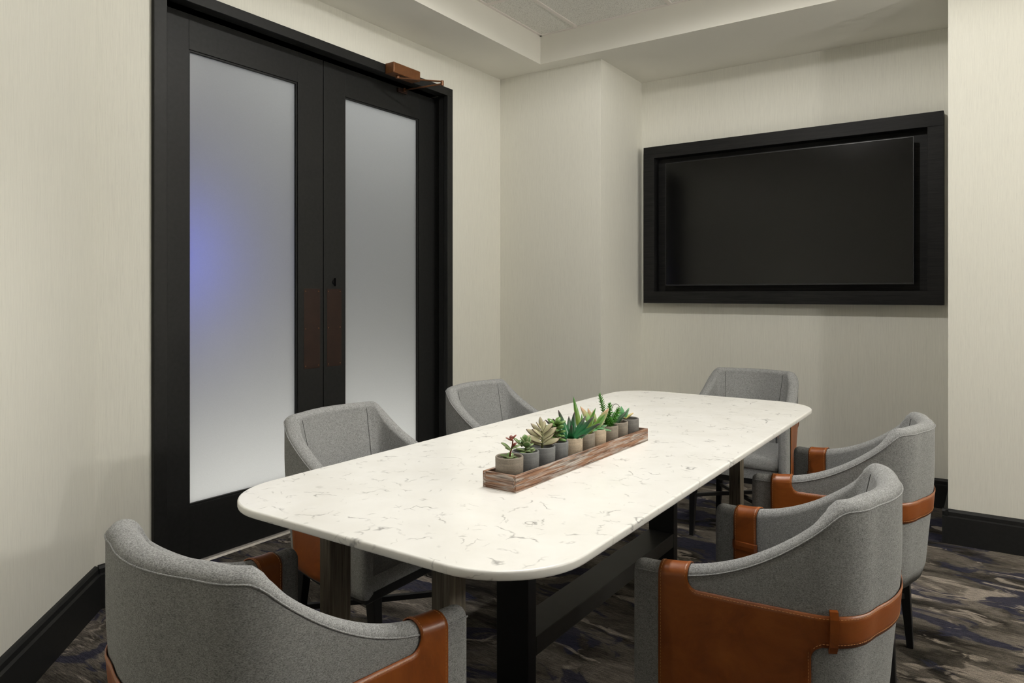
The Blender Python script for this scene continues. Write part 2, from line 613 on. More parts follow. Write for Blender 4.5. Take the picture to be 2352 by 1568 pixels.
# baseboards: tall board with a stepped cap
def baseboard(name, a, bpt, nrm, h=0.163):
    a, bpt, nrm = Vector(a), Vector(bpt), Vector(nrm)
    prof = [(0, 0), (0.024, 0), (0.024, h - 0.034), (0.014, h - 0.030), (0.014, h - 0.012), (0.008, h - 0.003), (0.0, h)]
    rows = []
    for p in (a, bpt):
        rows.append([(p.x + nrm.x * t, p.y + nrm.y * t, z) for t, z in prof])
    return struct(MB().grid(rows, closed_v=True, cap0=True, cap1=True).build(name, 'black_trim'))


S2 = 1 / math.sqrt(2)
baseboard('baseboard_angled', (XW, CORN_Y, 0), tuple(p1), (S2, S2, 0))
baseboard('baseboard_left', (XW, CORN_Y + 0.01, 0), (XW, 1.544, 0), (1, 0, 0))
baseboard('baseboard_left_far', (XW, 3.462, 0), (XW, COLY, 0), (1, 0, 0))
baseboard('baseboard_column', (XW, COLY, 0), (COLX + 0.024, COLY, 0), (0, -1, 0))
baseboard('baseboard_niche_left', (COLX, COLY, 0), (COLX, NICHE_Y, 0), (1, 0, 0))
baseboard('baseboard_back', (COLX, NICHE_Y, 0), (PILX, NICHE_Y, 0), (0, -1, 0))
baseboard('baseboard_right', (PILX - 0.024, COLY, 0), (XR, COLY, 0), (0, -1, 0))
baseboard('baseboard_niche_right', (PILX, COLY - 0.02, 0), (PILX, NICHE_Y, 0), (-1, 0, 0))

# ------------------------------------------------------------------ double door
XC = -2.81
mb = MB()
mb.box(XW - 0.01, XC, 1.546, 1.602, 0, 2.438)
mb.box(XW - 0.01, XC, 3.410, 3.462, 0, 2.438)
mb.box(XW - 0.01, XC, 1.546, 3.462, 2.438, 2.487)
trim = struct(mb.build('trim_1', 'black_trim', bevel=0.002))
mb = MB()
for y0, y1, y2 in ((1.598, 1.590, 1.576), (3.414, 3.436, 3.45)):
    mb.box(-2.885, XC - 0.004, min(y0, y2), max(y0, y2), 0, 2.443)
    mb.box(-3.02, -2.88, min(y1, y2), max(y1, y2), 0, 2.46)
mb.box(-2.885, XC - 0.004, 1.59, 3.43, 2.443, 2.46)
mb.box(-3.02, -2.88, 1.59, 3.43, 2.452, 2.47)
mb.build('jamb', 'black_trim', trim, bevel=0.0015)
struct(MB().grid([[(x, y, z) for x, z in ((-2.915, 0), (-2.922, 0.008), (-2.935, 0.011), (-2.95, 0.0125), (-3.0, 0.0125), (-3.0, 0))] for y in (1.60, 3.412)],
                 closed_v=True, cap0=True, cap1=True).build('trim_2', 'aluminium'))

XL = -2.935


def leaf_door(name, y0, y1, g0, g1, plate, turn=None):
    root = struct(empty(name, (XL, (y0 + y1) / 2, 0.014)))
    oy = (y0 + y1) / 2
    t = 0.045
    zb, zt, gb, gt = 0.0, 2.424, 0.248, 2.268

    def part(nm, a, bb, z0, z1, x0=-t, x1=0.0, mat='black_trim', bev=0.0012):
        return box(x0, x1, a - oy, bb - oy, z0, z1).build(nm, mat, root, bevel=bev)
    part('stile', y0, g0, zb, zt)
    part('stile', g1, y1, zb, zt)
    part('rail', g0, g1, gt, zt)
    part('rail', g0, g1, zb, gb)
    part('glass_pane', g0 + 0.0005, g1 - 0.0005, gb + 0.0005, gt - 0.0005, -0.030, -0.019, 'frosted_glass', 0)
    for a in ((g0 + 0.0005, g0 + 0.008, gb, gt), (g1 - 0.008, g1 - 0.0005, gb, gt)):
        part('glazing_bead', a[0], a[1], a[2], a[3], -0.019, -0.006, bev=0.001)
    for z0, z1 in ((gb, gb + 0.008), (gt - 0.008, gt)):
        part('glazing_bead', g0 + 0.008, g1 - 0.008, z0, z1, -0.019, -0.006, bev=0.001)
    pl = part('push_plate', plate[0], plate[1], 0.798, 1.214, 0.0, 0.0018, 'bronze_plate', 0.0006)
    pl['label'] = 'dark bronze push plate with six screws'
    for yy in (plate[0] + 0.01, plate[1] - 0.01):
        for zz in (0.812, 1.006, 1.2):
            s = MB().lathe([(0.0, 0.0016), (0.0022, 0.0014), (0.0034, 0.0)], 10).build('screw', 'dark_bronze', pl, smooth=True)
            s.rotation_euler = (0, R(90), 0)
            s.location = (0.0018, yy - oy, zz)
    if turn:
        q = MB()
        q.lathe([(0.0, 0.006), (0.012, 0.006), (0.014, 0.0)], 16)
        q.box(-0.022, 0.022, -0.005, 0.005, 0.006, 0.02)
        s = q.build('thumb_turn', 'black_metal', root)
        s.rotation_euler = (0, R(90), 0)
        s.location = (0.0, turn[0] - oy, turn[1])
    return root


leaf_door('door_1', 1.611, 2.5275, 1.772, 2.364, (2.401, 2.506))
leaf_door('door_2', 2.5325, 3.432, 2.682, 3.283, (2.553, 2.654), (2.603, 1.25))

# door closer
dc = tag(empty('door_closer', (XC, 2.86, 2.43)), 'bronze surface-mounted door closer on the black frame above the right door leaf', 'door closer')
box(0, 0.068, 0.0, 0.222, 0.0, 0.060).build('closer_body', 'dark_bronze', dc, bevel=0.006)
PIN, ELB, SHO = Vector((0.035, 0.066, -0.012)), Vector((0.226, 0.228, -0.024)), Vector((-0.100, 0.262, -0.012))
MB().lathe([(0.0, 0.0), (0.011, 0.0), (0.011, 0.014), (0.0, 0.014)], 16, tuple(PIN - Vector((0, 0, 0.002)))).build('spindle', 'dark_bronze', dc)


def flat_bar(a, bpt, wd, th):
    dd = (bpt - a)
    dd.z = 0
    sd = Vector((-dd.y, dd.x, 0)).normalized() * (wd / 2)
    up = Vector((0, 0, th / 2))
    return MB().hexa([a + sd - up, a - sd - up, a - sd + up, a + sd + up], [bpt + sd - up, bpt - sd - up, bpt - sd + up, bpt + sd + up])


flat_bar(PIN, ELB, 0.016, 0.006).build('main_arm', 'dark_bronze', dc, bevel=0.001)
MB().tube([ELB + Vector((0, 0, -0.012)), SHO + Vector((0.01, 0, 0))], 0.0045, 10).build('forearm', 'dark_bronze', dc, smooth=True)
MB().lathe([(0.0, -0.022), (0.009, -0.022), (0.009, 0.005), (0.0, 0.005)], 14, tuple(ELB)).build('elbow', 'dark_bronze', dc)
box(-0.124, -0.108, 0.225, 0.30, -0.027, -0.003).build('shoe', 'bronze_plate', dc, bevel=0.002)
MB().lathe([(0.0, -0.008), (0.007, -0.008), (0.007, 0.01), (0.0, 0.01)], 12, (SHO.x + 0.004, SHO.y, SHO.z)).build('shoe_pivot', 'dark_bronze', dc)

# hall beyond the door
struct(box(-6.2, -3.2, -1.0, 6.2, -0.1, 0.0).build('floor_hall', 'carpet'))
mb = MB()
mb.box(-5.9, -5.8, -1.0, 6.2, 0, 3.1)
mb.box(-5.8, -2.99, -1.1, -1.0, 0, 3.1)
mb.box(-5.8, -2.99, 6.2, 6.3, 0, 3.1)
mb.box(-5.8, -2.99, -1.0, 6.2, 3.1, 3.2)
struct(mb.build('wall_hall', 'hall_paint'))

# ------------------------------------------------------------------ screen in its surround
FY = 4.548
fx0, fx1, fz0, fz1 = -1.998, -0.2225, 1.138, 2.211
bw, bz = 0.078, 0.080
fr = tag(empty('screen_surround', ((fx0 + fx1) / 2, NICHE_Y, fz0)), 'deep black wooden box frame mounted on the back wall around the television', 'picture frame')
fr['category'] = 'frame'
ox, oz = (fx0 + fx1) / 2, fz0


def fpart(nm, x0, x1, y0, y1, z0, z1, mat='ebonised_wood', parent=fr, bev=0.0015):
    return box(x0 - ox, x1 - ox, y0 - NICHE_Y, y1 - NICHE_Y, z0 - oz, z1 - oz).build(nm, mat, parent, bevel=bev)


fpart('frame_rail', fx0, fx1, FY, NICHE_Y - 0.001, fz1 - bz, fz1)
fpart('frame_rail', fx0, fx1, FY, NICHE_Y - 0.001, fz0, fz0 + bz)
fpart('frame_stile', fx0, fx0 + bw, FY, NICHE_Y - 0.001, fz0 + bz, fz1 - bz)
fpart('frame_stile', fx1 - bw, fx1, FY, NICHE_Y - 0.001, fz0 + bz, fz1 - bz)
fpart('backboard', fx0 + bw, fx1 - bw, NICHE_Y - 0.012, NICHE_Y - 0.001, fz0 + bz, fz1 - bz)
tvx0, tvx1, tvz0, tvz1 = -1.836, -0.366, 1.256, 2.086
tv = tag(empty('television', ((tvx0 + tvx1) / 2, NICHE_Y - 0.012, tvz0)), 'switched-off flat black television inside the black wooden surround', 'television')
tox, toy = (tvx0 + tvx1) / 2, NICHE_Y - 0.012


def tpart(nm, x0, x1, y0, y1, z0, z1, mat, bev=0.001):
    return box(x0 - tox, x1 - tox, y0 - toy, y1 - toy, z0 - tvz0, z1 - tvz0).build(nm, mat, tv, bevel=bev)


tpart('housing', tvx0 + 0.01, tvx1 - 0.01, FY + 0.012, NICHE_Y - 0.03, tvz0 + 0.01, tvz1 - 0.01, 'bezel_black')
tpart('wall_mount', tvx0 + 0.5, tvx1 - 0.5, NICHE_Y - 0.03, NICHE_Y - 0.012, tvz0 + 0.25, tvz1 - 0.25, 'bezel_black')
tpart('bezel', tvx0, tvx0 + 0.004, FY - 0.004, FY + 0.014, tvz0, tvz1, 'bezel_black', 0)
tpart('bezel', tvx1 - 0.004, tvx1, FY - 0.004, FY + 0.014, tvz0, tvz1, 'bezel_black', 0)
tpart('bezel', tvx0 + 0.004, tvx1 - 0.004, FY - 0.004, FY + 0.014, tvz0, tvz0 + 0.008, 'bezel_black', 0)
tpart('bezel', tvx0 + 0.004, tvx1 - 0.004, FY - 0.004, FY + 0.014, tvz1 - 0.004, tvz1, 'bezel_black', 0)
tpart('screen', tvx0 + 0.004, tvx1 - 0.004, FY - 0.0025, FY + 0.012, tvz0 + 0.008, tvz1 - 0.004, 'screen_black', 0)

# ------------------------------------------------------------------ table
TT, TH = 0.745, 0.0175
tx0, tx1, ty0, ty1 = -1.458, -0.588, 0.917, 3.118
TCX, TCY = (tx0 + tx1) / 2, (ty0 + ty1) / 2
tb = tag(empty('conference_table', (TCX, TCY, 0)), 'long white quartz conference table with rounded corners on oak and black steel legs', 'table')


def rrect(hx, hy, r, n=14):
    pts = []
    for cx_, cy_, a0 in ((hx - r, hy - r, 0), (-hx + r, hy - r, 90), (-hx + r, -hy + r, 180), (hx - r, -hy + r, 270)):
        for k in range(n + 1):
            a = R(a0 + 90 * k / n)
            pts.append((cx_ + r * math.cos(a), cy_ + r * math.sin(a)))
    return pts


hx, hy, rc = (tx1 - tx0) / 2, (ty1 - ty0) / 2, 0.175
rings = []
for ins, z in ((0.004, TT - TH), (0.0012, TT - TH + 0.0012), (0.0, TT - TH + 0.004), (0.0, TT - 0.004), (0.0012, TT - 0.0012), (0.004, TT)):
    rings.append([(x, y, z) for x, y in rrect(hx - ins, hy - ins, rc - ins)])
top = MB().grid(rings, closed_v=True, cap0=True, cap1=True).build('table_top', 'quartz', tb)
for p in top.data.polygons:
    p.use_smooth = len(p.vertices) == 4


def tbl(nm, x0, x1, y0, y1, z0, z1, mat, bev=0.002):
    return box(x0 - TCX, x1 - TCX, y0 - TCY, y1 - TCY, z0, z1).build(nm, mat, tb, bevel=bev)


UZ = TT - TH
for (y0, y1) in ((1.058, 1.108), (2.955, 3.005)):
    tbl('oak_leg', -1.240, -1.207, y0, y1 + 0.012, 0, UZ - 0.03, 'grey_oak')
    tbl('oak_leg', -0.913, -0.866, y0, y1, 0, UZ - 0.03, 'grey_oak')
    tbl('oak_rail', -1.240, -0.866, y0, y1, UZ - 0.03, UZ, 'grey_oak')
for y0 in (1.526, 2.53):
    tbl('steel_post', -1.09, -0.99, y0, y0 + 0.04, 0.0, UZ - 0.012, 'black_metal')
    tbl('floor_glide', -0.99, -0.972, y0 + 0.008, y0 + 0.03, 0.0, 0.03, 'black_metal')
tbl('steel_beam', -1.09, -0.99, 1.566, 2.53, 0.25, 0.30, 'steel_grey')
tbl('top_plate', -1.12, -0.96, 1.35, 2.74, UZ - 0.012, UZ, 'black_metal')

# ------------------------------------------------------------------ chairs
G = dict(Wf=0.2732, Wb=0.2351, F=0.2478, B=0.208, Rc=0.108, u0=0.0712, u1=0.6469, ha=0.6234, hb=0.802, t=0.046, bow=0.026, tb=0.050, pw=2.12, sm=0.10, rf=0.5)
ZB = 0.320


def half_path():
    Wf, Wb, F, B, Rc = G['Wf'], G['Wb'], G['F'], G['B'], G['Rc']
    pts = []
    for k in range(61):
        t = k / 60
        pts.append((Wf + (Wb - Wf) * t, F + (-B + Rc - F) * t))
    for k in range(1, 25):
        a = math.pi / 2 * k / 24
        pts.append((Wb - Rc + Rc * math.cos(a), -B + Rc - Rc * math.sin(a)))
    c0 = Wb - Rc
    for k in range(1, 25):
        t = k / 24
        pts.append((c0 * (1 - t), -B - G['bow'] * (1 - (1 - t) ** 2)))
    # ease the arm into the corner
    return pts


HP = half_path()
# smooth the plan a little so that curvature flows
for _ in range(10):
    HP = [HP[0]] + [tuple((HP[i - 1][k] + 2 * HP[i][k] + HP[i + 1][k]) / 4 for k in (0, 1)) for i in range(1, len(HP) - 1)] + [HP[-1]]
HS = [0.0]
for i in range(1, len(HP)):
    HS.append(HS[-1] + math.dist(HP[i], HP[i - 1]))
LH = HS[-1]


def at(s):
    """point and inward normal on the right half at arc length s from the arm front"""
    s = max(0.0, min(LH, s))
    i = 0
    lo, hi_ = 0, len(HS) - 1
    while hi_ - lo > 1:
        mid = (lo + hi_) // 2
        if HS[mid] <= s:
            lo = mid
        else:
            hi_ = mid
    t = (s - HS[lo]) / (HS[hi_] - HS[lo])
    p = (HP[lo][0] + (HP[hi_][0] - HP[lo][0]) * t, HP[lo][1] + (HP[hi_][1] - HP[lo][1]) * t)
    a = max(0, lo - 2)
    c = min(len(HP) - 1, hi_ + 2)
    dx, dy = HP[c][0] - HP[a][0], HP[c][1] - HP[a][1]
    if s > LH - 0.02:
        dx, dy = -1, 0
    l = math.hypot(dx, dy)
    return p, (dy / l, -dx / l)


def hgt(s):
    u = s / LH
    t = min(1.3, max(0.0, (u - G['u0']) / (G['u1'] - G['u0'])))
    v = t ** G['pw']
    k = G['sm']
    if v > 1 + k:
        v = 1
    elif v > 1 - k:
        v = 1 - ((1 + k - v) ** 2) / (4 * k)
    return G['ha'] + (G['hb'] - G['ha']) * v


def smooth01(t):
    t = max(0.0, min(1.0, t))
    return t * t * (3 - 2 * t)


def thick(s):
    return G['t'] + (G['tb'] - G['t']) * smooth01((s / LH - 0.35) / 0.35)


def taper(s, z):
    back = smooth01((s / LH - 0.3) / 0.4)
    return 0.024 * back * (1 - smooth01((z - ZB) / 0.36)) + 0.012 * (1 - smooth01((z - ZB) / 0.05)) * (0.3 + 0.7 * back)


def section(s, shrink=0.0, off=0.0, full=True, zstart=None):
    """(n, z) profile across the shell wall: up outside, over the top, down inside"""
    h = hgt(s) - shrink
    t = thick(s)
    rf = G['rf']
    o0, t1 = shrink, t - shrink
    tw = max(0.004, t1 - o0)
    back = smooth01((s / LH - 0.45) / 0.3)
    out = []
    zt = h - 0.018
    if zstart is None:
        for k in range(13):
            z = ZB + (zt - ZB) * k / 12
            out.append((o0 + taper(s, z) - off, z))
    else:
        out.append((o0 + taper(s, zt) - off, zt))
    rn = rf * tw
    for k in range(1, 8):
        a = math.pi / 2 * k / 7
        out.append((o0 + rn * (1 - math.cos(a)) - off * math.cos(a), zt + (0.018 + off) * math.sin(a)))
    dr = 0.020
    for k in range(1, 9):
        a = math.pi / 2 * k / 8
        out.append((o0 + rn + (tw - rn) * math.sin(a) + off * math.sin(a), h + off * math.cos(a) - dr * (1 - math.cos(a))))
    zi = h - dr
    for k in range(1, 9):
        z = zi + (0.40 - zi) * k / 8
        out.append((t1 + off + back * 0.055 * smooth01(0.06 + (zi - z) / 0.30) ** 0.8, z))
    if full:
        out.append((t1 + off, ZB + 0.01))
    return out


def ring(s, side, dy=0.0, **kw):
    p, nn = at(s)
    res = []
    for a, z in section(s, **kw):
        res.append(((p[0] + nn[0] * a) * side, p[1] + nn[1] * a + dy, z))
    return res


def stations():
    ss = []
    s = 0.022
    while s < LH - 0.004:
        ss.append(s)
        s += 0.011
    ss.append(LH)
    return ss


RCAP = 0.020


def shell_rings(side):
    rows = []
    for k in range(6, 0, -1):
        a = math.pi / 2 * k / 6
        rows.append(ring(0.022 - RCAP * math.sin(a), side, shrink=0.016 * (1 - math.cos(a))))
    for s in stations():
        rows.append(ring(s, side))
    return rows


def make_meshes():
    M = {}
    r_ = shell_rings(1)
    l_ = shell_rings(-1)
    rows = r_ + l_[::-1][1:]
    me = MB().grid(rows, closed_v=True, cap0=True, cap1=True).mesh('shell', 'heather_wool', smooth=True)
    M['shell'] = me
    # welt along the outer rim
    pts = []
    for side, seq in ((1, [0.01 + k * (LH - 0.01) / 60 for k in range(61)]), (-1, [LH - k * (LH - 0.01) / 60 for k in range(1, 61)])):
        for s in seq:
            p, nn = at(s)
            a = taper(s, hgt(s) - 0.016) - 0.0004
            pts.append(((p[0] + nn[0] * a) * side, p[1] + nn[1] * a, hgt(s) - 0.0165))
    M['welt'] = MB().tube(pts, 0.0017, 6).mesh('welt', 'heather_welt', smooth=True)
    # inner back seams
    M['seam'] = []
    for side in (1, -1):
        s = LH * 0.735
        p, nn = at(s)
        line = [((p[0] + nn[0] * (a + 0.0002)) * side, p[1] + nn[1] * (a + 0.0002), z) for a, z in section(s, off=0.0004, full=False)[27:]]
        M['seam'].append(MB().tube(line, 0.0011, 4).mesh('seam', 'grey_thread'))

    # leather wrap
    DF, DB, DR = 0.062, 0.124, 0.362
    ZU, ZL = 0.588, 0.526
    RU, RL = 0.020, 0.026
    OFF = 0.0035

    def zu(dd):
        zt = hgt(min(dd, DB)) - 0.018
        if dd <= DB:
            return zt
        t = min(1.0, (dd - DB) / RU)
        return ZU + (zt - ZU) * (1 - math.sqrt(max(0, 1 - (1 - t) ** 2)))

    def zl(dd):
        if dd <= DR:
            return ZB + 0.006
        t = min(1.0, (dd - DR) / RL)
        return ZL - RL + RL * math.sqrt(max(0, 1 - (1 - t) ** 2))
    band = [DF + (DB - DF) * k / 8 for k in range(9)]
    fil = [DB + RU * (k / 8) ** 2 for k in range(1, 9)]
    mid = [fil[-1] + (DR - fil[-1]) * k / 14 for k in range(1, 15)]
    fil2 = [DR + RL * (k / 8) ** 2 for k in range(1, 9)]
    rest = [fil2[-1] + (LH - fil2[-1]) * k / 24 for k in range(1, 25)]

    def srow(dd, side, a0, a1, nr):
        p, nn = at(dd)
        res = []
        for k in range(nr + 1):
            z = a0 + (a1 - a0) * k / nr
            a = taper(dd, z) - OFF
            res.append(((p[0] + nn[0] * a) * side, p[1] + nn[1] * a, z))
        return res
    mb_ = MB()
    for side in (1, -1):
        mb_.grid([srow(q, side, ZL, zu(q), 5) for q in band + fil + mid + fil2 + rest])
        mb_.grid([srow(q, side, zl(q), ZL, 12) for q in band + fil + mid])
        mb_.grid([srow(q, side, zl(q), ZL, 4) for q in [DR + 0.00001] + fil2[:-1]])
        mb_.grid([ring(q, side, off=OFF, full=False, zstart=1) for q in band])
    bm = bmesh.new()
    tmp = bpy.data.meshes.new('tmp')
    tmp.from_pydata(mb_.v, [], mb_.f)
    bm.from_mesh(tmp)
    bmesh.ops.remove_doubles(bm, verts=bm.verts, dist=0.0003)
    bmesh.ops.recalc_face_normals(bm, faces=bm.faces)
    me = bpy.data.meshes.new('leather_wrap')
    bm.to_mesh(me)
    bm.free()
    me.materials.append(MATS['cognac_leather'])
    me.polygons.foreach_set('use_smooth', [True] * len(me.polygons))
    M['leather'] = me

    # stitching: small dashes a little inside the leather edges
    paths = []
    for side in (1, -1):
        def srf(dd, z, e=0.0048):
            p, nn = at(dd)
            a = taper(dd, z) - e
            return Vector(((p[0] + nn[0] * a) * side, p[1] + nn[1] * a, z))
        paths.append([srf(DF + 0.005, ZB + 0.01 + k * (hgt(DF) - 0.02 - ZB - 0.01) / 60) for k in range(61)])
        paths.append([srf(q, zu(q + 0.0) - 0.006) for q in [DB + 0.004 + k * (LH - DB - 0.004) / 90 for k in range(91)]])
        paths.append([srf(q, zl(q) + 0.006) for q in [DR + 0.004 + k * (LH - DR - 0.004) / 60 for k in range(61)]])
        paths.append([srf(DR - 0.005, ZB + 0.01 + k * (ZL - 0.02 - ZB) / 40) for k in range(41)])
        # over the arm and inside
        for s in (DF + 0.005, DB - 0.005):
            p, nn = at(s)
            paths.append([Vector(((p[0] + nn[0] * a) * side, p[1] + nn[1] * a, z)) for a, z in section(s, off=0.0048, full=False, zstart=1)])
    mb_ = MB()
    for path in paths:
        acc = 0.0
        nxt = 0.003
        for a, bq in zip(path[:-1], path[1:]):
            ln = (bq - a).length
            while ln > 1e-6 and nxt < acc + ln:
                t = (nxt - acc) / ln
                c = a.lerp(bq, t)
                dv = (bq - a).normalized()
                ref = Vector((0, 0, 1)) if abs(dv.z) < 0.9 else Vector((1, 0, 0))
                e1 = dv.cross(ref).normalized() * 0.0006
                e2 = dv.cross(e1).normalized() * 0.0006
                h = dv * 0.0021
                mb_.add([c - h + e1, c - h + e2, c - h - e1, c - h - e2, c + h + e1, c + h + e2, c + h - e1, c + h - e2],
                        [(0, 1, 5, 4), (1, 2, 6, 5), (2, 3, 7, 6), (3, 0, 4, 7)])
                nxt += 0.0066
            acc += ln
    M['stitch'] = mb_.mesh('stitching', 'tan_thread')

    # belt loops on the strap (two at the rear corners) and keepers on the inner arm bands
    def loop_mesh(side, dd):
        mb2 = MB()
        rows_ = []
        wv = 0.0075
        for q in (dd - wv, dd + wv):
            p, nn = at(q)
            prof = [(0.0, ZL - 0.012), (-0.007, ZL - 0.010), (-0.0115, ZL + 0.004), (-0.0125, (ZL + ZU) / 2), (-0.0115, ZU - 0.004), (-0.007, ZU + 0.010), (0.0, ZU + 0.012),
                    (0.002, ZU + 0.006), (-0.006, ZU), (-0.008, (ZL + ZU) / 2), (-0.006, ZL), (0.002, ZL - 0.006)]
            rows_.append([((p[0] + nn[0] * (a + taper(q, z))) * side, p[1] + nn[1] * (a + taper(q, z)), z) for a, z in prof])
        mb2.grid(rows_, closed_v=True, cap0=True, cap1=True)
        return mb2.mesh('belt_loop', 'cognac_leather', bevel=0.0)
    M['loops'] = [loop_mesh(1, LH * 0.80), loop_mesh(-1, 0.402)]

    def keeper(side):
        mb2 = MB()
        rows_ = []
        for q in (DF - 0.003, DF + 0.004, DB - 0.004, DB + 0.003):
            p, nn = at(q)
            tt = thick(q)
            zc = 0.530
            bul = 0.0085 if DF < q < DB else 0.004
            prof = [(tt + 0.002, zc - 0.012), (tt + bul, zc - 0.010), (tt + bul + 0.001, zc), (tt + bul, zc + 0.010), (tt + 0.002, zc + 0.012)]
            rows_.append([((p[0] + nn[0] * a) * side, p[1] + nn[1] * a, z) for a, z in prof])
        mb2.grid(rows_, closed_v=True, cap0=True, cap1=True)
        return mb2.mesh('band_keeper', 'cognac_leather', smooth=False)
    M['keepers'] = [keeper(1), keeper(-1)]

    # seat cushion and base inside the shell
    def outline(ins, front):
        pts_r = []
        s = 0.03
        while s < LH:
            p, nn = at(s)
            a = thick(s) + ins
            x, y = p[0] + nn[0] * a, p[1] + nn[1] * a
            if y < front and x > 0.001:
                pts_r.append((x, y))
            s += 0.02
        pts_r.insert(0, (pts_r[0][0] + 0.0, front))
        pts_r.append((0.0, -G['B'] + G['tb'] + ins))
        return pts_r + [(-x, y) for x, y in pts_r[::-1][1:]]

    def slab(levels):
        rows_ = []
        for ins, fr_, z in levels:
            rows_.append([(x, y, z) for x, y in outline(ins, fr_)])
        n_ = min(len(r) for r in rows_)
        rows_ = [r if len(r) == n_ else [r[round(i * (len(r) - 1) / (n_ - 1))] for i in range(n_)] for r in rows_]
        return MB().grid(rows_, closed_v=True, cap0=True, cap1=True)
    f0 = G['F'] - 0.012
    M['cushion'] = slab([(0.004, f0 - 0.006, 0.372), (0.002, f0, 0.377), (0.001, f0 + 0.002, 0.40), (0.002, f0, 0.422), (0.008, f0 - 0.008, 0.432), (0.02, f0 - 0.02, 0.436), (0.05, f0 - 0.06, 0.438)]).mesh('seat_cushion', 'heather_wool', smooth=True)
    M['base'] = slab([(0.002, f0 - 0.008, ZB + 0.004), (0.002, f0 - 0.006, 0.372)]).mesh('seat_apron', 'heather_wool')
    rows_ = []
    for ins, z in ((0.022, ZB - 0.022), (0.018, ZB - 0.02), (0.018, ZB + 0.004)):
        pr = []
        s = 0.02
        while s < LH:
            p, nn = at(s)
            a = ins + taper(s, ZB)
            pr.append((p[0] + nn[0] * a, p[1] + nn[1] * a))
            s += 0.03
        pr.append((0.0, -G['B'] - G['bow'] + ins + taper(LH, ZB)))
        full_ = pr + [(-x, y) for x, y in pr[::-1][1:]]
        rows_.append([(x, y, z) for x, y in full_])
    M['frame'] = MB().grid(rows_, closed_v=True, cap0=True, cap1=True).mesh('seat_frame', 'black_wood')

    def bar(a, bq, w0, w1):
        a, bq = Vector(a), Vector(bq)
        return MB().hexa([(a.x + sx * w0 / 2, a.y + sy * w0 / 2, a.z) for sx, sy in ((-1, -1), (1, -1), (1, 1), (-1, 1))],
                         [(bq.x + sx * w1 / 2, bq.y + sy * w1 / 2, bq.z) for sx, sy in ((-1, -1), (1, -1), (1, 1), (-1, 1))])
    M['legs'] = []
    LT = {}
    for sx in (1, -1):
        for nm, tp, ft in (('f', (0.190, 0.205), (0.192, 0.232)), ('r', (0.165, -0.125), (0.187, -0.145))):
            LT[(nm, sx)] = (Vector((tp[0] * sx, tp[1], ZB - 0.018)), Vector((ft[0] * sx, ft[1], 0.0)))
            M['legs'].append(bar((ft[0] * sx, ft[1], 0.0), (tp[0] * sx, tp[1], ZB - 0.018), 0.020, 0.036).mesh('leg', 'black_wood', bevel=0.002))
    M['bars'] = []
    for sx in (1, -1):
        za = 0.198 if sx > 0 else 0.180
        def pt(k, z):
            a, bq = LT[k]
            return bq.lerp(a, z / (ZB - 0.018))
        a, bq = pt(('f', sx), za), pt(('r', -sx), za)
        M['bars'].append(flat_bar(a, bq, 0.018, 0.017).mesh('stretcher', 'black_wood', bevel=0.001))
    return M


CM = make_meshes()


def chair(loc, rz, label):
    t = tag(empty('armchair', (loc[0], loc[1], 0), rz), label, 'chair', 'grey wool and leather armchairs around the table')
    sh = obj('shell', CM['shell'], t)
    obj('welt', CM['welt'], sh)
    for m_ in CM['seam']:
        obj('seam', m_, sh)
    lw = obj('leather_wrap', CM['leather'], t)
    lw['label'] = 'cognac leather side panels and strap'
    md = lw.modifiers.new('thickness', 'SOLIDIFY')
    md.thickness = 0.0026
    md.offset = 0.0
    st_ = obj('stitching', CM['stitch'], lw)
    st_['kind'] = 'stuff'
    for m_ in CM['loops']:
        obj('belt_loop', m_, lw)
    for m_ in CM['keepers']:
        obj('band_keeper', m_, lw)
    obj('seat_cushion', CM['cushion'], t)
    obj('seat_apron', CM['base'], t)
    obj('seat_frame', CM['frame'], t)
    for m_ in CM['legs']:
        obj('leg', m_, t)
    for m_ in CM['bars']:
        obj('stretcher', m_, t)
    return t


chair((-1.079, 0.798), -0.03, 'grey wool and leather armchair at the near end of the table, back to the viewer')
chair((-0.391, 1.676), 1.534, 'grey wool armchair with broad leather side panel, nearest on the right of the table')
chair((-0.383, 2.561), 1.534, 'grey wool and leather armchair on the right of the table, nearer the television wall')
chair((-1.738, 1.690), -1.541, 'grey wool and leather armchair before the left frosted door leaf, behind the table')
chair((-1.747, 2.523), -1.559, 'grey wool and leather armchair beside the right edge of the door frame')
chair((-1.044, 3.636), 3.129, 'grey wool armchair at the far end of the table, under the television')

# ------------------------------------------------------------------ planter on the table
PRZ = R(-1.2)
PA = Vector((-0.948, 1.338, TT))      # near end, centre
PLEN, PWID, PHT, PTH = 0.712, 0.096, 0.038, 0.008
tray = tag(empty('planter_tray', PA, PRZ), 'long narrow lime-washed wooden tray holding the row of succulents on the table', 'tray')
box(-PWID / 2, -PWID / 2 + PTH, 0, PLEN, 0, PHT).build('side_board', 'limed_timber_long', tray, bevel=0.0008)
box(PWID / 2 - PTH, PWID / 2, 0, PLEN, 0, PHT).build('side_board', 'limed_timber_long', tray, bevel=0.0008)
box(-PWID / 2 + PTH, PWID / 2 - PTH, 0, PTH, 0, PHT).build('end_board', 'limed_timber_end', tray, bevel=0.0008)
box(-PWID / 2 + PTH, PWID / 2 - PTH, PLEN - PTH, PLEN, 0, PHT).build('end_board', 'limed_timber_end', tray, bevel=0.0008)
box(-PWID / 2 + PTH, PWID / 2 - PTH, PTH, PLEN - PTH, 0, 0.005).build('base_board', 'limed_timber_long', tray)

PR, PHH = 0.0335, 0.066


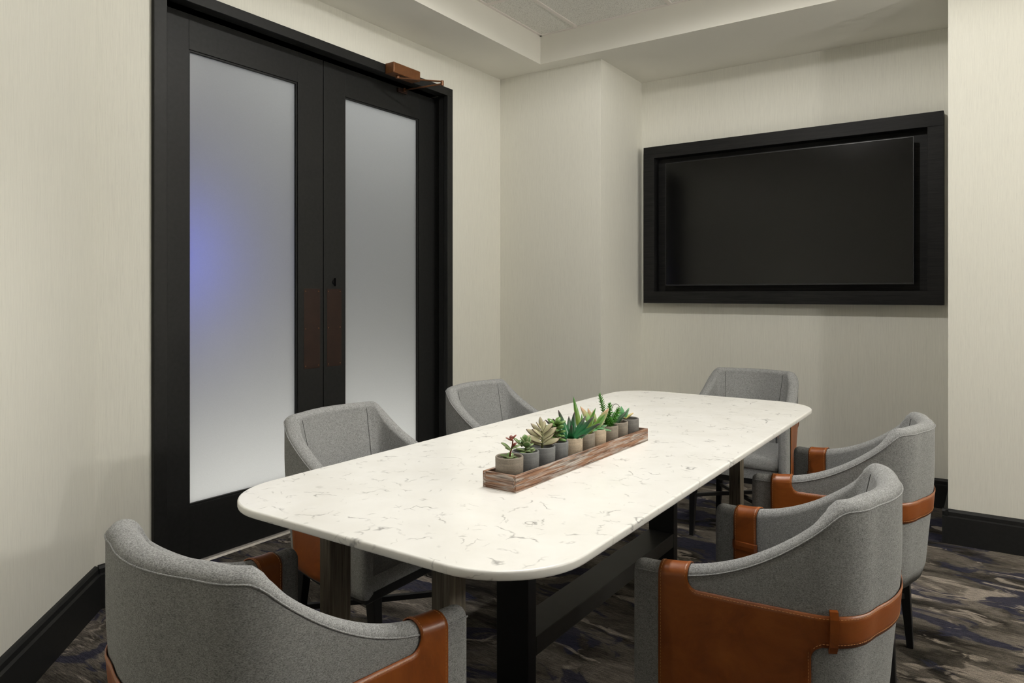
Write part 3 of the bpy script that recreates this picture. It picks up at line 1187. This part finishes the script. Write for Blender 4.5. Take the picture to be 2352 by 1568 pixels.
def pot_mesh(mat):
    r = PR
    return MB().lathe([(0.0, 0.0), (r * 0.86, 0.0), (r * 0.92, 0.003), (r * 0.985, 0.03), (r, PHH - 0.002), (r - 0.001, PHH), (r - 0.0038, PHH), (r - 0.0045, PHH - 0.003), (r - 0.006, 0.03), (0.0, 0.028)], 36).mesh('pot', mat, smooth=True)


POT = {k: pot_mesh(k) for k in ('taupe_clay', 'slate_clay', 'sand_clay', 'char_clay')}
SOIL = MB().lathe([(0.0, PHH - 0.010), (0.012, PHH - 0.009), (0.022, PHH - 0.011), (PR - 0.005, PHH - 0.012), (PR - 0.006, PHH - 0.02), (0, PHH - 0.02)], 24).mesh('soil', 'soil', smooth=True)


def leaf_mesh(mat, ln, wd, th, shape, bend=0.0, fold=0.0, n=9):
    """leaf growing along +Z, face towards +Y, bending towards -Y... outward"""
    rows, al, ed = [], [], []
    m_ = 10
    ang, pos = 0.0, Vector((0, 0, 0))
    pts = []
    for i in range(n + 1):
        pts.append((pos.copy(), ang))
        ang += bend / n
        pos = pos + Vector((0, math.sin(ang), math.cos(ang))) * (ln / n)
    for i, (p, a) in enumerate(pts):
        t = i / n
        if shape == 'ovate':
            wv = math.sin(math.pi * min(1, t ** 1.25 * 0.98 + 0.02)) ** 0.72
        elif shape == 'lance':
            wv = (0.75 + 0.5 * t) * (1 - t ** 2.4) if t < 0.999 else 0.0
            wv = min(1.0, wv)
        elif shape == 'sword':
            wv = (1 - t) ** 0.62
        else:
            wv = math.sin(math.pi * min(1, 0.12 + 0.88 * t)) ** 0.8
        wv = max(0.03, wv)
        row = []
        for k in range(m_):
            q = 2 * math.pi * k / m_
            x = wd / 2 * wv * math.cos(q)
            y = th / 2 * (0.35 + 0.65 * wv) * math.sin(q) - fold * wd * wv * (1 - abs(math.cos(q))) * 0.5
            row.append(p + Vector((x, y * math.cos(a), -y * math.sin(a))))
            al.append(t)
            ed.append(max(abs(math.cos(q)) ** 3, smooth01((t - 0.9) / 0.1)))
        rows.append(row)
    mbx = MB().grid(rows, closed_v=True, cap0=True, cap1=True)
    me = mbx.mesh('leaf', mat, smooth=True)
    at1 = me.attributes.new('along', 'FLOAT', 'POINT')
    at2 = me.attributes.new('edge', 'FLOAT', 'POINT')
    at1.data.foreach_set('value', al)
    at2.data.foreach_set('value', ed)
    return me


def put_leaf(me, parent, base, az, tilt, scale=1.0, roll=0.0):
    o = obj('leaf', me, parent)
    # tilt away from vertical towards azimuth az (leaf face bends outward along local +Y)
    m_ = Matrix.Translation(base) @ Matrix.Rotation(az - math.pi / 2, 4, 'Z') @ Matrix.Rotation(-tilt, 4, 'X') @ Matrix.Rotation(roll, 4, 'Z') @ Matrix.Scale(scale, 4)
    o.matrix_local = m_
    return o


POT_Y = [0.042 + i * 0.0700 for i in range(10)]
PNAMES = [
    ('taupe_clay', 'jade plant with a red stem in a taupe clay pot, first in the tray'),
    ('slate_clay', 'low glossy jade plant in a slate grey pot, second in the tray'),
    ('slate_clay', 'succulent with upright buff leaves edged brown in a slate grey pot'),
    ('slate_clay', 'thick-stemmed green succulent with rounded leaves in a slate grey pot'),
    ('sand_clay', 'dark green purple-tipped aloe in a sand-coloured pot'),
    ('taupe_clay', 'tall light green aloe with long upright leaves in a taupe pot'),
    ('sand_clay', 'pink-tipped green rosette succulent in a sand-coloured pot'),
    ('taupe_clay', 'bristly green sedum with tall needle-leaved stems in a taupe pot'),
    ('taupe_clay', 'dark-leaved succulent with a curled tendril, second pot from the far end'),
    ('char_clay', 'pale green and yellow succulent in the charcoal pot at the far end'),
]
GRP = 'small potted succulents in the tray'
ROOTS = []
for i, (pm, lab) in enumerate(PNAMES):
    lp = Matrix.Rotation(PRZ, 4, 'Z') @ Vector((random.uniform(-0.003, 0.003), POT_Y[i], 0))
    r = tag(empty('potted_succulent', PA + lp + Vector((0, 0, 0.005))), lab, 'potted plant', GRP)
    obj('pot', POT[pm], r)
    obj('soil', SOIL, r)
    ROOTS.append(r)
ZS = PHH - 0.010
rnd = random.Random(3)
# the camera sees the tray from +X/-Y: screen right is about (0.83, 0.56), screen left its opposite
SR = math.atan2(0.56, 0.83)
SL = SR + math.pi
TOW = SR - math.pi / 2       # towards the camera
AWY = SR + math.pi / 2

jade = leaf_mesh('jade_leaf', 0.027, 0.0205, 0.006, 'ovate', 0.35)
jade_s = leaf_mesh('jade_leaf', 0.022, 0.017, 0.0055, 'ovate', 0.3)
redl = leaf_mesh('red_leaf', 0.015, 0.010, 0.0035, 'ovate', 0.3)
# 1 jade with red stem
r = ROOTS[0]
MB().tube([(0, 0, ZS - 0.004), (0.002, 0.001, ZS + 0.016), (0.006, 0.004, ZS + 0.034), (0.007, 0.005, ZS + 0.048)], [0.0026, 0.0024, 0.002, 0.0016], 8).build('stem', 'red_stem', r, smooth=True)
for az, ti, z, me, sc in ((SL, 1.15, 0.006, jade, 0.95), (SL - 0.7, 1.2, 0.0, jade, 0.85), (TOW, 1.1, 0.003, jade, 0.95), (SR - 0.3, 1.2, 0.001, jade, 0.85), (TOW + 0.7, 1.0, 0.004, jade, 0.8), (AWY, 1.0, 0.004, jade, 0.9),
                          (SL, 0.75, 0.024, jade, 1.1), (SL + 0.3, 0.9, 0.022, jade_s, 0.8), (SR, 0.95, 0.026, jade, 0.9), (SR + 0.5, 0.8, 0.03, redl, 1.2),
                          (SL, 0.9, 0.046, redl, 1.0), (SR, 0.6, 0.047, redl, 1.2), (TOW, 0.7, 0.045, redl, 0.9), (AWY, 0.5, 0.047, redl, 0.9)):
    put_leaf(me, r, Vector((0.004 if z > 0.02 else 0.001, 0.002, ZS + z)), az, ti, sc)
# 2 low jade
r = ROOTS[1]
MB().tube([(0, 0, ZS - 0.004), (0.0, 0.002, ZS + 0.02)], [0.003, 0.002], 8).build('stem', 'green_stem', r, smooth=True)
for k in range(9):
    put_leaf(jade, r, Vector((0, 0, ZS + 0.002 + 0.0008 * k)), k * 2.4, 1.25 - 0.03 * k, rnd.uniform(0.85, 1.1))
for k in range(7):
    put_leaf(jade_s, r, Vector((0, 0.001, ZS + 0.016 + 0.002 * k)), 0.7 + k * 2.4, 0.95 - 0.12 * k, rnd.uniform(0.95, 1.2))
put_leaf(jade, r, Vector((-0.01, 0.0, ZS + 0.018)), SL, 0.6, 1.15)
put_leaf(jade, r, Vector((-0.004, 0.0, ZS + 0.02)), SR, 0.35, 1.1)
# 3 panda plant
r = ROOTS[2]
MB().tube([(0, 0, ZS - 0.004), (0.0, 0.0, ZS + 0.02), (-0.002, 0, ZS + 0.055)], [0.003, 0.0026, 0.0018], 8).build('stem', 'green_stem', r, smooth=True)
panda = leaf_mesh('panda_leaf', 0.050, 0.0175, 0.0065, 'ovate', 0.35, 0.15)
for z, ti, sc, a0 in ((0.010, 1.05, 0.95, 0.0), (0.016, 1.0, 1.1, 1.2), (0.024, 0.85, 1.0, 0.25), (0.031, 0.75, 0.85, 1.5), (0.038, 0.62, 0.8, 0.1), (0.045, 0.5, 0.62, 1.4)):
    for s_ in (0, 1):
        put_leaf(panda, r, Vector((0, 0, ZS + z)), SR + a0 * 0.55 + s_ * math.pi + rnd.uniform(-0.1, 0.1), ti + rnd.uniform(-0.08, 0.08), sc, 0.9 * (1 - 2 * s_))
put_leaf(panda, r, Vector((-0.002, 0, ZS + 0.052)), SL, 0.08, 0.62, -1.4)
# 4 rounded green succulent
r = ROOTS[3]
MB().tube([(0, 0, ZS - 0.004), (0.001, 0.0, ZS + 0.02), (0.002, 0, ZS + 0.045)], [0.006, 0.0065, 0.004], 10).build('stem', 'green_stem', r, smooth=True)
sed = leaf_mesh('sedum_leaf', 0.027, 0.0155, 0.007, 'ovate', 0.5)
for k in range(20):
    z = 0.012 + 0.0022 * k
    put_leaf(sed, r, Vector((0.001, 0, ZS + z)), k * 2.4, 1.25 - 0.028 * k, rnd.uniform(0.85, 1.15))
# 5 dark aloe
r = ROOTS[4]
aloe = leaf_mesh('aloe_dark', 0.084, 0.027, 0.009, 'sword', 0.25, 0.25)
for az, ti, sc in ((SL, 0.72, 1.0), (SL + 0.5, 0.5, 0.95), (SR, 0.62, 1.05), (SR - 0.35, 0.85, 1.1), (SR + 0.4, 0.5, 0.95), (TOW, 0.55, 0.85), (AWY, 0.5, 0.9), (SL - 0.5, 0.28, 1.05), (SR + 0.9, 0.15, 0.95), (TOW + 0.6, 0.95, 0.7), (TOW - 0.5, 0.95, 0.7)):
    put_leaf(aloe, r, Vector((0, 0, ZS - 0.004)) + Vector((math.cos(az), math.sin(az), 0)) * 0.006, az, ti, sc, 0.75 * math.cos(az - SR))
# 6 tall light aloe
r = ROOTS[5]
al6 = leaf_mesh('aloe_light', 0.112, 0.0195, 0.006, 'lance', 0.12, 0.2)
for az, ti, sc in ((SL, 0.16, 1.02), (SR, 0.34, 0.78), (SR - 0.2, 0.68, 0.78), (SL + 0.5, 0.6, 0.5), (TOW, 0.5, 0.45), (AWY, 0.4, 0.6)):
    put_leaf(al6, r, Vector((0, 0, ZS - 0.004)) + Vector((math.cos(az), math.sin(az), 0)) * 0.005, az, ti, sc, 1.15 * math.cos(az - SR))
# 7 pink rosette
r = ROOTS[6]
pk = leaf_mesh('agave_pink', 0.068, 0.025, 0.006, 'lance', 0.15, 0.2)
gr = leaf_mesh('echeveria_green', 0.050, 0.027, 0.007, 'lance', 0.55, 0.15)
for az, ti, sc in ((SL, 0.5, 1.15), (SR, 0.55, 1.1), (SL - 0.5, 0.3, 0.95), (TOW, 0.4, 0.62), (SR + 0.7, 0.85, 1.0), (AWY, 0.5, 0.9)):
    put_leaf(pk, r, Vector((0, 0, ZS + 0.006)), az, ti, sc, 0.9 * math.cos(az - SR))
for k in range(10):
    put_leaf(gr, r, Vector((0, 0, ZS + 0.002)), k * 2.4 + 0.3, 1.2 - 0.045 * k, rnd.uniform(0.8, 1.05))
# 8 needle sedum
r = ROOTS[7]


def needle_stem(p0_, p1_, n_, ln):
    p0_, p1_ = Vector(p0_), Vector(p1_)
    mbx = MB()
    ax = (p1_ - p0_)
    for k in range(n_):
        t = (k + 0.5) / n_
        p = p0_.lerp(p1_, t) + Vector((0.004 * math.sin(t * 2.5), 0.0, 0))
        az = k * 2.39996
        e1 = ax.cross(Vector((0.3, 1, 0.1))).normalized()
        e2 = ax.cross(e1).normalized()
        dv = (e1 * math.cos(az) + e2 * math.sin(az)) * (0.92 - 0.45 * t ** 6) + ax.normalized() * (0.35 + 0.6 * t ** 6)
        q = p + dv.normalized() * ln * (1.0 if t < 0.9 else 0.75)
        mbx.tube([p, p.lerp(q, 0.5), q], [0.0011, 0.0013, 0.0004], 4)
    return mbx


for a_, b_, n_, ln in (((0, 0, ZS), (-0.020, -0.012, ZS + 0.098), 84, 0.011), ((0.002, 0, ZS), (0.004, 0.004, ZS + 0.070), 84, 0.012), ((0.004, 0.002, ZS), (0.026, 0.018, ZS + 0.056), 80, 0.012), ((0, 0, ZS), (0.013, -0.008, ZS + 0.030), 46, 0.012), ((0, 0, ZS), (-0.012, 0.006, ZS + 0.034), 40, 0.012)):
    MB().tube([a_, tuple((Vector(a_) + Vector(b_)) / 2), b_], [0.0016, 0.0014, 0.001], 6).build('stem', 'green_stem', r, smooth=True)
    ob_ = needle_stem(a_, b_, n_, ln).build('needles', 'needle_green', r)
    ob_['kind'] = 'stuff'
# 9 dark succulent with tendril
r = ROOTS[8]
dk = leaf_mesh('dark_leaf', 0.056, 0.018, 0.006, 'sword', 0.45, 0.2)
for az, ti, sc in ((SL, 0.85, 0.9), (SL + 0.5, 1.0, 0.8), (SR, 0.6, 1.15), (SR + 0.4, 0.8, 0.95), (TOW, 0.8, 0.75), (AWY, 0.7, 0.9), (SL - 0.5, 0.55, 0.9), (TOW - 0.6, 1.0, 0.75)):
    put_leaf(dk, r, Vector((-0.006, -0.004, ZS - 0.002)), az, ti, sc, 0.7 * math.cos(az - SR))
pts = []
sdv = Vector((math.cos(SR), math.sin(SR), 0))
for k in range(22):
    a = -1.2 + k * 0.19
    pts.append(Vector((-0.006, -0.004, ZS + 0.046)) + sdv * (0.004 + 0.012 * math.cos(a)) + Vector((0, 0, 0.016 * math.sin(a))))
pts = [Vector((-0.008, -0.005, ZS)), Vector((-0.008, -0.005, ZS + 0.015))] + pts
MB().tube(pts, 0.0009, 6).build('tendril', 'brown_tendril', r, smooth=True)
# 10 pale rosette
r = ROOTS[9]
ye = leaf_mesh('yellow_leaf', 0.038, 0.015, 0.007, 'ovate', 0.3)
eg = leaf_mesh('echeveria_green', 0.040, 0.0185, 0.006, 'lance', 0.3, 0.1)
for az, ti, sc, me in ((SR, 0.75, 1.0, ye), (TOW, 0.8, 0.6, ye), (TOW + 0.5, 0.9, 0.55, ye), (SL, 0.8, 1.15, eg), (SL + 0.4, 1.0, 1.0, eg), (SL - 0.4, 0.45, 1.0, eg), (SR + 0.6, 0.4, 1.1, eg), (SR + 1.1, 0.7, 1.0, eg), (AWY + 0.3, 0.25, 1.15, eg), (TOW - 0.6, 0.95, 0.8, eg)):
    put_leaf(me, r, Vector((-0.012, -0.006, ZS + 0.002)), az, ti, sc)

# ------------------------------------------------------------------ added lamps, out of view
LAB = ['over the middle of the table', 'over the far end of the table', 'over the near end of the table']
RING = MB().lathe([(0.048, 0.0), (0.075, 0.0), (0.078, 0.003), (0.075, 0.006), (0.052, 0.006), (0.045, 0.03), (0.048, 0.03)], 28)
RM = RING.mesh('trim_ring', 'white_enamel', smooth=True)
LM = MB().lathe([(0.0, 0.018), (0.047, 0.018), (0.047, 0.021), (0.0, 0.021)], 24).mesh('lens', 'lamp_lens')
for (lx, ly, *_), lb in zip(DOWN, LAB):  # fittings for the added downlights, never in view
    o = tag(empty('added_downlight', (lx, ly, CEIL_Z - 0.004)), 'added unseen ceiling downlight ' + lb, 'downlight', 'added ceiling downlights')
    obj('trim_ring', RM, o)
    obj('lens', LM, o)

for p, lb in zip(FILL_GLOBES, ('nearer the viewer', 'nearer the television wall')):  # made-up globes that light the room from the right
    o = tag(empty('fill_globe', (XR, p[1], p[2])), 'added unseen fill-light globe on the right-hand wall ' + lb, 'wall lamp', 'added fill globes')
    q = MB().lathe([(0.0, 0.0), (0.06, 0.0), (0.06, 0.012), (0.02, 0.02), (0.015, 0.05), (0.0, 0.05)], 24).build('mount', 'dark_bronze', o)
    q.rotation_euler = (0, R(-90), 0)
    g_ = MB().lathe([(GLOBE_R * math.sin(math.pi * k / 8), -GLOBE_R * math.cos(math.pi * k / 8)) for k in range(9)], 14).build('globe', 'fill_globe_glow', o, smooth=True)
    g_.location = (p[0] - XR, 0, 0)
